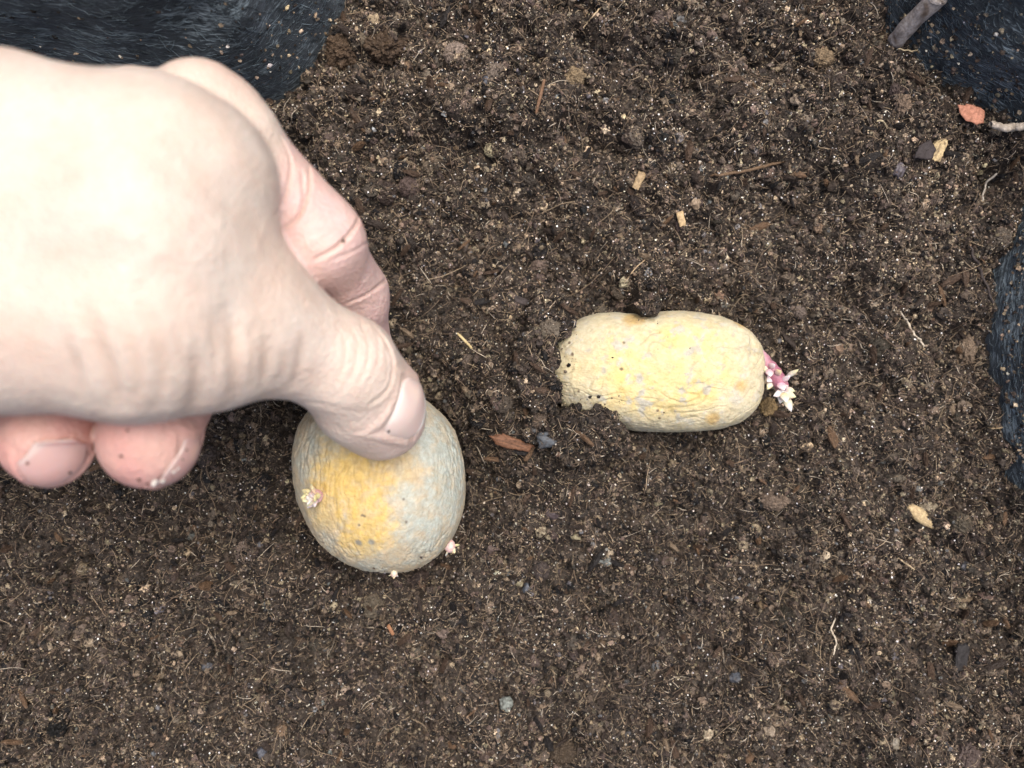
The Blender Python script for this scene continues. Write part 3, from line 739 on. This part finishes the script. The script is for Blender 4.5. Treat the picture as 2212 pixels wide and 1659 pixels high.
# folds over the base of the thumb
for pts in [[(178, 655), (223, 762), (243, 841), (238, 878)], [(243, 650), (288, 752), (300, 826), (283, 878)], [(300, 640), (342, 742), (355, 811), (342, 870)],
            [(417, 762), (422, 831), (419, 885)], [(491, 672), (506, 762), (508, 831), (503, 868)], [(573, 722), (575, 782), (570, 828)]]:
    crease(pts, .0017, .0007, .3, .8)
for pts in [[(615, 752), (612, 801), (604, 826)], [(655, 722), (647, 782), (634, 836)], [(460, 690), (465, 770), (462, 860)], [(545, 700), (546, 770), (540, 850)], [(380, 700), (388, 790), (382, 870)], [(140, 720), (165, 800), (170, 860)]]:
    crease(pts, .0011, .00028, .3, .5)
# index finger: palmar creases
crease([(606, 502), (649, 462), (668, 408), (668, 362)], .0004, .0007, .12, 1)
crease([(676, 562), (727, 535), (768, 490), (784, 448)], .0004, .0007, .12, 1)
crease([(750, 656), (788, 637), (832, 604)], .0004, .0006, .12, 1)
crease([(592, 470), (618, 420), (628, 350), (605, 292)], .0004, .0004, .12, .7)
crease([(640, 480), (655, 430), (652, 375)], .0004, .0004, .4, .5)
crease([(720, 560), (760, 545), (800, 520)], .00035, .00025, .3, .4)
# thumb joint wrinkles and nail fold
crease([(806, 700), (836, 742), (850, 790), (838, 840), (800, 872)], .0005, .0004, .4, .5)
for dx in (0, 22, 46, 72): crease([(800 - dx, 690 + dx * .2), (818 - dx, 740), (815 - dx, 790), (790 - dx, 840)], .00035, .00014, .3, .3)
crease([(640, 868), (690, 872), (740, 885), (790, 890)], .0007, .00012, .3, .2)

# nails: an axis, a side and an outward direction for each
def frame(c_px, side, n0):
    c = cast([c_px[0]], [c_px[1]])[0]; n = np.array(n0, float); n /= np.linalg.norm(n)
    s = np.array(side, float); s -= n * (s @ n); s /= np.linalg.norm(s); a = np.cross(s, n)
    return c, a, s, n
def nail(c, a, s, n, half_w, length, lift, colours):
    """plate hugging the fingertip, root towards -a, free edge towards +a"""
    U, W = 25, 31
    u = np.linspace(-1, 1, U); t = np.linspace(0, 1, W); uu, tt = np.meshgrid(u, t, indexing='ij')
    wd = half_w * (1 - .30 * np.clip(1 - tt / .28, 0, 1) ** 2 - .42 * np.clip((tt - .72) / .28, 0, 1) ** 2.2)
    al = (tt - .5) * length - .10 * length * uu ** 2 * np.clip(2 * tt - 1, -.6, 1)
    base = c + (uu * wd)[..., None] * s + al[..., None] * a
    h = np.full(uu.shape, .004)
    for _ in range(60): h -= .7 * np.clip(hand_sdf((base + h[..., None] * n).reshape(-1, 3)).reshape(uu.shape), -.003, .003)
    h = np.clip(h, -.0052, .004)
    prof = lift - .00045 * np.clip(1 - tt / .12, 0, 1) ** 2 - .00030 * np.abs(uu) ** 8 + .00012 * sstep(.85, 1, tt)
    top = base + (h + prof)[..., None] * n; bot = top - n * (lift + .0002)
    lun = sstep(.32, .12, tt + .35 * uu ** 2)[..., None]; free = sstep(.90, .95, tt + .06 * uu ** 2)[..., None]
    C = mix(mix(np.array(colours[0]), np.array(colours[1]), lun), np.array(colours[2]), free)
    ii = np.arange(U * W).reshape(U, W); q = np.stack([ii[:-1, :-1], ii[1:, :-1], ii[1:, 1:], ii[:-1, 1:]], -1).reshape(-1, 4)
    if np.dot(np.cross(top[1, 0] - top[0, 0], top[0, 1] - top[0, 0]), n) < 0: q = q[:, ::-1]
    rimv = np.concatenate([ii[:, 0], ii[-1, 1:], ii[-2::-1, -1], ii[0, -2:0:-1]]); rn = np.roll(rimv, -1)
    F = np.concatenate([q, q[:, ::-1] + U * W, np.stack([rimv, rn, rn + U * W, rimv + U * W], -1)])
    # the skin around it: bed a little lower, fold a little higher
    Q = HV - c; m = np.where((np.linalg.norm(Q, axis=1) < .013) & (HN @ n > .1))[0]
    lu, lt = (Q[m] @ s) / half_w, (Q[m] @ a) / length + .5
    e = np.maximum(np.abs(lu), np.abs(lt - .5) * 2); fold = np.exp(-((e - 1.12) / .11) ** 2) * sstep(.97, .75, lt)
    crease_disp[m] += -.0003 * sstep(1.0, .85, e) + .0003 * fold
    return np.concatenate([top.reshape(-1, 3), bot.reshape(-1, 3)]), F, np.concatenate([C.reshape(-1, 3)] * 2)
NC = [(.64, .48, .42), (.72, .60, .53), (.80, .76, .68)]
nails = [nail(*frame((895, 890), (.33, .94, 0), (.90, -.32, .30)), .0062, .0118, .00030, NC),
         nail(*frame((402, 1016), (-.75, -.62, -.1), (.68, -.72, .08)), .0056, .0095, .00012, [(.55, .32, .28), (.56, .35, .31), (.58, .41, .36)]),
         nail(*frame((112, 1026), (-1, -.08, 0), (.08, -.95, .25)), .0054, .0095, .00012, [(.55, .32, .28), (.56, .35, .31), (.58, .41, .36)])]
ln1 = np.clip(1 - np.abs(noise3(HV * np.array([900, 420, 700]) + 6 * noise3(HV * 120, 133)[:, None] * .3, 134)) * 3, 0, 1) ** 2
ln2 = np.clip(1 - np.abs(noise3(HV * np.array([380, 950, 700]), 135)) * 3, 0, 1) ** 2
fine = .00010 * noise3(HV * 260, 131) + .00050 * noise3(HV * 70, 132) - .00004 * ln1 - .00004 * ln2
HV2 = HV + HN * (crease_disp + fine)[:, None]
# skin tone: paler over the wrist, pinker on the finger pads and tips
pale = np.array([.55, .47, .395]); pink = np.array([.58, .39, .36]); red = np.array([.56, .29, .25]); cre = np.array([.44, .28, .19])
def near(pts, k): return sstep(k, 0, chain(HV.astype(np.float32), pts, .004))
wi = near(INDEX[1:], .0015); wt = near([J(812, 858, .0425, .0087), J(826, 893, .0372, .0083)], .004); wm = near(MIDDLE, .001); wl_ = np.maximum(near(RING[1:], .001), near(LITTLE[1:], .001))
HC = np.repeat(pale[None], len(HV), 0)
HC = mix(HC, pink[None], (.85 * wi)[:, None]); HC = mix(HC, np.array([[.60, .425, .365]]), (.8 * wt)[:, None]); HC = mix(HC, pink[None], wm[:, None]); HC = mix(HC, red[None], (.9 * wl_)[:, None])
HC = HC * (1 - .06 * ln1 - .05 * ln2)[:, None]
HC = mix(HC, cre[None], (.42 * crease_mask)[:, None])
mott2 = fbm3(HV * 34, 3, 142); HC = mix(HC, np.array([[.54, .365, .29]]), np.clip(.9 * mott2 - .1, 0, .45)[:, None]); HC = mix(HC, np.array([[.47, .44, .38]]), np.clip(-.8 * mott2 - .15, 0, .35)[:, None])
mott = fbm3(HV * 90, 3, 141); HC = mix(HC, np.array([[.54, .40, .31]]), np.clip(.15 + .5 * mott, 0, .35)[:, None])
hand = make_mesh("hand", HV2, HF, M_skin, col=np.clip(HC, 0, 1))
tag(hand, "bare left hand reaching in, thumb and index finger pressing a potato into the soil", "person")
for (V, F, C), lb in zip(nails, ("clean pale thumbnail", "ring fingernail with soil under its edge", "little fingernail")):
    o = make_mesh("fingernail", V, F, M_nail, hand, C); o["label"] = lb

# soil and skin flakes stuck along the ring fingertip and a few grains on the fingers
sp = [(352, 1038, 1), (371, 1029, 0), (384, 1012, 1), (333, 1042, 1), (394, 992, 0), (402, 972, 0), (318, 1046, 0), (300, 1036, 0), (275, 930, 0), (262, 985, 0), (376, 1018, 1),
      (668, 352, 0), (742, 520, 0), (840, 930, 0), (790, 955, 0), (150, 1020, 0), (60, 1000, 0), (825, 640, 0)]
sp = np.array(sp, float); pc = cast(sp[:, 0], sp[:, 1]); rr_ = rng.uniform(.00012, .00030, len(sp)) * (1 + .8 * sp[:, 2])
V, F, C = lumps(pc, rr_[:, None] * rng.uniform(.6, 1.5, (len(sp), 3)), np.where(sp[:, 2:3] > 0, np.array([[.6, .56, .5]]), np.array([[.05, .035, .025]])), 2, .25)
dirt = make_mesh("dirt", V, F, M_crumb, hand, C); dirt["kind"] = "stuff"

# stray crumbs on the potato skins where the soil meets them
def stray(V, n, test, lo, hi):
    x, y = pxof(V); m = np.where((V[:, 2] > .003) & test(x, y))[0]; k = rng.choice(m, n)
    r = lo + (hi - lo) * rng.random(n) ** 3
    return V[k], r
q1, r1_ = stray(v2, 190, lambda x, y: (x < 1232 + 22 * np.sin(y * .05)) | ((y > 845) & (x < 1352)) | ((y < 705) & (np.abs(x - 1396) < 26)), .00008, .00042)
q2, r2_ = stray(v1, 26, lambda x, y: (y > 1200) | (x < 650), .0001, .0003)
q3, r3_ = stray(v2, 22, lambda x, y: x < 1500, .00008, .00022)
qq, rr_ = np.concatenate([q1, q2, q3]), np.concatenate([r1_, r2_, r3_])
V, F, C = lumps(qq, rr_[:, None] * rng.uniform(.6, 1.5, (len(qq), 3)), pal(len(qq), (6, 6, 5, 2, .6, 1.5, .1, .3, .05, 0)), 1, .36)
so = make_mesh("stray_crumbs", V, F, M_crumb, col=C, smooth=False); so["kind"] = "stuff"; so["label"] = "stray soil crumbs stuck to the potato skins"

# ------------------------------------------------------------------ single pieces of debris
def ground_pt(px, py, dz=0.0):
    p = P(px, py, 0.0)
    for _ in range(4):
        z = float(top_at(np.array([p[0]]), np.array([p[1]]))[0]) + dz; p = P(px, py, z)
    return p
def lump_thing(name, px, py, size, colour, label, cat, group=None, rough=.18, mat=None, sink=.0, sub=4, speck=0, freq=1.6, p0=None, grit=0):
    v, f = icosphere(sub); sd = (px * 7 + py) % 97
    r = 1 + rough * noise3(v * freq + sd, 151) + rough * .6 * noise3(v * freq * 2.7 + sd, 152) + rough * .35 * noise3(v * freq * 7 + sd, 153)
    size = np.array(size); r = r + grit * (.10 * noise3(v * 9 + sd, 156) + .09 * noise3(v * 19 + sd, 157)); v = v * r[:, None] * size
    a = random.uniform(-.5, .5) if len(set(size[:2])) > 1 else 0; c_, s_ = math.cos(a), math.sin(a)
    p = ground_pt(px, py) + np.array([0, 0, size[2] * sink]) if p0 is None else p0
    nc = noise3(v * 1500 + sd, 154); c = np.array(colour)[None] * (1 + .25 * nc + grit * .8 * noise3(v * 4200 + sd, 158))[:, None]
    if speck: c = mix(c, np.array([[.03, .02, .014]]), (speck * sstep(.05, .4, noise3(v * 1300 + sd, 155)))[:, None])
    o = make_mesh(name, v, f, mat or M_stone, col=np.clip(c, .003, 1)); o.location = p
    return tag(o, label, cat, group)
def fibre_thing(name, pts, r, colour, label, cat, group=None, lift=.0004, flat=1.0, mat=None, knots=0):
    q = spline(np.array(pts, float), 26); w3 = np.array([ground_pt(x, y, lift) for x, y in q])
    z = w3[:, 2].copy()
    for _ in range(6): z[1:-1] = np.maximum((z[:-2] + z[1:-1] * 2 + z[2:]) / 4, w3[1:-1, 2] - .0002)
    w3[:, 2] = z; t = np.linspace(0, 1, 26); sd = (pts[0][0] * 3) % 31
    rr = r * (.45 + .55 * np.sin(math.pi * np.clip(t * .9 + .05, 0, 1)) ** .5) * (1 + knots * noise3(np.stack([t * 9, t * 0 + sd, t * 0], 1), 161))
    org = w3[0].copy(); V, F, C = tubes((w3 - org)[None], rr[None], np.array([colour]), 8)
    C = C * (1 + .25 * noise3(V * 1200 + sd, 162))[:, None]
    o = make_mesh(name, V, F, mat or M_fibre, col=np.clip(C, .003, 1)); o.location = org
    return tag(o, label, cat, group)
def flake_thing(name, outline, thick, colour, label, cat, group=None, lift=.0005, tilt=0.0, curl=0.0, speck=.0, grain=0.0):
    pts = np.array(outline, float); cx, cy = pts.mean(0); org = ground_pt(cx, cy, lift)
    k = (CAM_H - org[2]) / FPX; ring = np.array([pts[int(t) % len(pts)] * (1 - t % 1) + pts[(int(t) + 1) % len(pts)] * (t % 1) for t in np.arange(40) / 40 * len(pts)]); rel_ = np.stack([(ring[:, 0] - cx) * k, -(ring[:, 1] - cy) * k], 1)
    rel_ *= (1 + .24 * noise3(np.stack([rel_[:, 0] * 1300, rel_[:, 1] * 900, np.full(40, cx)], 1), 171))[:, None]
    K = 9; V, sd = [], cx % 41
    for side in (1, -1):
        for i in range(K):
            f = (i + .001) / (K - 1)
            q = rel_ * f; e = 1 - f ** 8
            zz = curl * (q[:, 0] ** 2 + q[:, 1] ** 2) * 40 + tilt * q[:, 0] + side * thick * .5 * (.25 + .75 * e) + .0002 * noise3(np.stack([q[:, 0] * 700, q[:, 1] * 700, np.full(40, sd)], 1), 172)
            V.append(np.stack([q[:, 0], q[:, 1], zz], 1))
    V = np.concatenate(V); ii = np.arange(K * 40).reshape(K, 40); nx = np.roll(ii, -1, 1)
    q = np.stack([ii[:-1], nx[:-1], nx[1:], ii[1:]], -1).reshape(-1, 4)
    if (np.roll(rel_[:, 0], 0) * np.roll(rel_[:, 1], -1) - np.roll(rel_[:, 0], -1) * rel_[:, 1]).sum() > 0: q = q[:, ::-1]
    o2_ = K * 40; rimq = np.stack([ii[-1], nx[-1], nx[-1] + o2_, ii[-1] + o2_], -1)
    cap = np.array([list(range(40))]);
    F = [np.concatenate([q, q[:, ::-1] + o2_, rimq]), cap, cap[:, ::-1] + o2_]
    d = rel_.copy(); u, s, vt = np.linalg.svd(d - d.mean(0), full_matrices=False); ax = vt[0]
    al, ac = V[:, :2] @ ax, V[:, :2] @ np.array([-ax[1], ax[0]])
    cn = noise3(np.stack([al * 250, ac * 2600, np.full(len(V), sd)], 1), 173) * grain + .2 * noise3(V * 900 + sd, 174)
    c = np.array(colour)[None] * (1 + cn)[:, None]
    if speck: c = mix(c, np.array([[.05, .035, .025]]), (speck * sstep(.12, .4, noise3(V * 1700 + sd, 175)))[:, None])
    o = make_mesh(name, V, F, M_wood, col=np.clip(c, .004, 1)); o.location = org
    return tag(o, label, cat, group)
def strip(x0, y0, x1, y1, w, taper=.8):
    d = np.array([x1 - x0, y1 - y0], float); L_ = np.linalg.norm(d); d /= L_; n = np.array([-d[1], d[0]]) * w / 2
    p = np.array([x0, y0], float); out = []
    for t in (0, .33, .66, 1): out.append(p + d * L_ * t + n * (1 if t < .9 else taper))
    for t in (1, .66, .33, 0): out.append(p + d * L_ * t - n * (1 if t < .9 else taper))
    return [tuple(q) for q in out]

# the grey stick leaning on the felt at the top right
def stick():
    def on_wall(px, py):
        W = Vi[:, 20:].reshape(-1, 3); x, y = pxof(W); w_ = W[np.argmin((x - px) ** 2 + (y - py) ** 2)]
        e = np.array([0, 0, CAM_H]) - w_; return w_ + e / np.linalg.norm(e) * .0026
    b = on_wall(2016, 2); a = P(1930, 95, .0105)
    q = spline([a, mix(a, b, .5) + np.array([-.0004, .0002, .0004]), b, b + (b - a) * .10], 30)
    t = np.linspace(0, 1, 30); rr = .0022 * (1 + .10 * noise3(np.stack([t * 6, t * 0, t * 0], 1), 181)) * (.9 + .1 * t)
    rr[0] *= .3; rr[1] *= .8; rr[-1] *= .2
    V, F, C = tubes(q[None], rr[None], np.array([[.33, .30, .28]]), 20)
    V += (.0005 * noise3(V * 420, 182) + .0002 * noise3(V * 1300, 185))[:, None] * np.array([.7, .7, 1])
    C = C * (1 + .35 * noise3(V * np.array([900, 900, 900]), 183))[:, None]; C = mix(C, np.array([[.10, .065, .04]]), (.8 * sstep(.1, .5, noise3(V * 420 + 3, 184)))[:, None])
    o = make_mesh("wood_stick", V - a, F, M_wood, col=np.clip(C, .01, 1)); o.location = a
    tag(o, "weathered grey stick leaning on the black felt in the top right corner", "stick")
stick()
flake_thing("bark_flake", [(2070, 228), (2095, 224), (2127, 238), (2126, 262), (2110, 270), (2088, 262), (2074, 248)], .0006, (.50, .23, .15), "salmon pink bark flake at the foot of the felt wall", "bark flake", lift=.0014, speck=.35)
flake_thing("wood_chip", strip(2044, 272, 2018, 346, 28, .9), .0008, (.46, .36, .20), "flat straw coloured wood chip flecked with black, below the pink bark flake", "wood chip", lift=.0012, speck=.75, grain=.25, tilt=.1)
fibre_thing("twig", [(2140, 268), (2170, 276), (2200, 274), (2240, 270)], .0010, (.50, .44, .36), "pale twig poking in from the right edge beside the pink bark flake", "twig", lift=.004, mat=M_wood, knots=.2)
flake_thing("leaf_scrap", [(1985, 315), (2010, 300), (2022, 325), (2012, 345), (1975, 342)], .0005, (.035, .028, .028), "dark curled leaf scrap tucked beside the straw coloured wood chip", "leaf", lift=.0008, curl=.4)
lump_thing("grain_husk", 1990, 1115, (.0046, .0017, .0012), (.44, .34, .19), "plump straw coloured grain husk lying alone on the right", "grain husk", rough=.10, mat=M_wood, sub=4, speck=.25, sink=.25).rotation_euler = (0, 0, -.62)
R1 = "pale root threads lying on the soil"
fibre_thing("root_thread", [(1945, 672), (1958, 695), (1975, 722), (1997, 748)], .00026, (.55, .48, .38), "short straight whitish root thread right of the pink sprout", "root thread", R1, knots=.5)
fibre_thing("root_thread", [(1805, 1335), (1796, 1360), (1806, 1385), (1800, 1415)], .00022, (.52, .45, .34), "wavy whitish root thread standing upright in the lower right", "root thread", R1, knots=.4)
fibre_thing("root_thread", [(2168, 352), (2150, 378), (2128, 398), (2122, 435)], .00026, (.50, .45, .38), "bent whitish root thread near the right felt wall, below the wood chip", "root thread", R1, knots=.4)
fibre_thing("root_thread", [(1894, 262), (1908, 262), (1918, 278)], .00026, (.52, .43, .27), "small hooked straw coloured root thread left of the wood chip", "root thread", R1)
fibre_thing("root_thread", [(2110, 905), (2140, 925), (2180, 920), (2205, 910)], .00016, (.36, .27, .16), "fine curly tan root thread reaching to the right felt wall", "root thread", R1)
fibre_thing("root_thread", [(1350, 610), (1372, 580), (1395, 560)], .00014, (.40, .29, .17), "thin tan root thread above the half buried potato", "root thread", R1)
fibre_thing("root_thread", [(1940, 105), (1975, 110), (2010, 95)], .00016, (.45, .36, .22), "thin tan root thread lying across the foot of the grey stick", "root thread", R1, lift=.002)
fibre_thing("root_thread", [(1260, 60), (1285, 30), (1300, 15)], .0002, (.42, .32, .20), "slanting tan root thread at the top edge of the soil", "root thread", R1)
fibre_thing("straw", [(988, 720), (1004, 736), (1020, 753)], .00036, (.52, .41, .21), "short bright straw between the index finger and the buried potato", "straw")
fibre_thing("straw", [(1940, 1205), (1975, 1230)], .00022, (.38, .29, .18), "thin tan straw just below the grain husk", "straw")
fibre_thing("twig", [(2093, 532), (2110, 570), (2128, 612), (2146, 655)], .00036, (.055, .045, .042), "thin straight black twig near the right felt wall", "twig", mat=M_wood, lift=.0007)
fibre_thing("twig", [(1535, 380), (1585, 374), (1640, 362), (1695, 350)], .00042, (.13, .085, .05), "long brown twig half sunk above the buried potato", "twig", mat=M_wood, lift=.0004)
fibre_thing("twig", [(1158, 245), (1166, 212), (1176, 172)], .00045, (.17, .10, .06), "rusty upright twig in the upper middle of the soil", "twig", mat=M_wood, lift=.0006)
flake_thing("bark_strip", [(1043, 606), (1085, 618), (1120, 640), (1160, 652), (1198, 660), (1190, 676), (1150, 668), (1105, 652), (1060, 636)], .0012, (.050, .040, .038), "long dark bark strip above and left of the buried potato", "bark strip", lift=.0010, grain=.5, tilt=.05)
flake_thing("bark_chip", [(1058, 942), (1085, 936), (1120, 948), (1152, 962), (1145, 976), (1105, 972), (1070, 960)], .0012, (.13, .062, .033), "reddish brown bark chip below left of the buried potato", "bark chip", lift=.0009, grain=.5)
flake_thing("bark_strip", strip(2082, 1392, 2070, 1486, 26, .8), .0010, (.020, .018, .018), "upright charcoal bark strip in the lower right corner", "bark strip", lift=.0007, grain=.5)
flake_thing("bark_chip", strip(838, 1350, 850, 1372, 8), .0008, (.24, .12, .06), "tiny orange bark chip below the held potato", "bark chip", lift=.0008, grain=.3)
flake_thing("wood_chip", strip(1468, 458, 1475, 488, 15), .0009, (.42, .31, .17), "small upright tan wood chip above the buried potato", "wood chip", lift=.0012, speck=.2)
flake_thing("wood_chip", strip(1388, 372, 1372, 408, 17), .0008, (.34, .25, .14), "slanted tan wood chip in the upper middle, left of the brown twig", "wood chip", lift=.0010, speck=.3)
PB = "small stones in the compost"
for px, py, s, c, lb in [(1182, 950, (.0026, .0020, .0016), (.085, .095, .105), "blue grey pebble beside the reddish bark chip"),
                         (1140, 1274, (.0013, .0015, .0011), (.075, .085, .10), "dark blue grey pebble alone below the two potatoes"),
                         (1095, 1523, (.0017, .0019, .0012), (.22, .24, .21), "pale greenish grey pebble near the bottom middle"),
                         (563, 1634, (.0015, .0022, .0013), (.075, .08, .095), "slate pebble at the bottom edge, left of the middle"),
                         (1192, 1110, (.0017, .0014, .0012), (.075, .055, .055), "dark purplish pebble right of the held potato"),
                         (806, 279, (.0009, .0007, .0006), (.50, .52, .52), "tiny white stone right of the bent index finger"),
                         (1943, 366, (.0014, .0019, .0012), (.12, .105, .115), "mauve grey stone left of the bent root thread"),
                         (1470, 40, (.0018, .0014, .0012), (.11, .11, .105), "grey stone at the top edge of the soil"),
                         (1930, 1604, (.0016, .0020, .0013), (.24, .21, .16), "beige stone near the bottom right"),
                         (1590, 1465, (.0018, .0014, .0011), (.055, .062, .075), "slate pebble in the lower right, left of the wavy root"),
                         (1052, 175, (.0011, .0015, .0009), (.10, .105, .125), "blue grey stone in the upper soil right of the dark clods"),
                         (445, 1440, (.0016, .0013, .0011), (.07, .075, .085), "slate pebble in the lower left soil")]:
    lump_thing("pebble", px, py, s, np.array(c) * .8, lb, "stone", PB, rough=.30, sub=3, speck=.55, sink=-.35)
CL = "clods of compost"
for px, py, s, c, lb, sp in [(742, 108, (.0042, .0040, .0032), (.075, .050, .031), "round brown clod against the felt at the top left", .3),
                             (832, 96, (.0050, .0044, .0034), (.060, .040, .025), "larger brown clod just right of the round clod at the top", .3),
                             (1236, 166, (.0030, .0026, .0020), (.20, .15, .09), "pale tan fibrous clod in the upper middle of the soil", .4),
                             (2090, 752, (.0021, .0036, .0018), (.20, .15, .105), "upright tan clod close to the right felt wall", .4),
                             (1775, 126, (.0026, .0022, .0018), (.19, .14, .085), "tan clod in the upper right, left of the grey stick", .4),
                             (1950, 225, (.0018, .0026, .0016), (.17, .125, .09), "brownish tan clod below the grey stick", .4),
                             (1660, 880, (.0020, .0022, .0015), (.22, .155, .075), "ochre clod just under the pink sprout", .4),
                             (1215, 1625, (.0030, .0026, .0020), (.055, .04, .026), "dark brown clod at the bottom edge", .3)]:
    lump_thing("soil_clod", px, py, s, c, lb, "clod", CL, rough=.34, mat=M_crumb, speck=sp, freq=2.6, sink=.1, sub=5, grit=1)
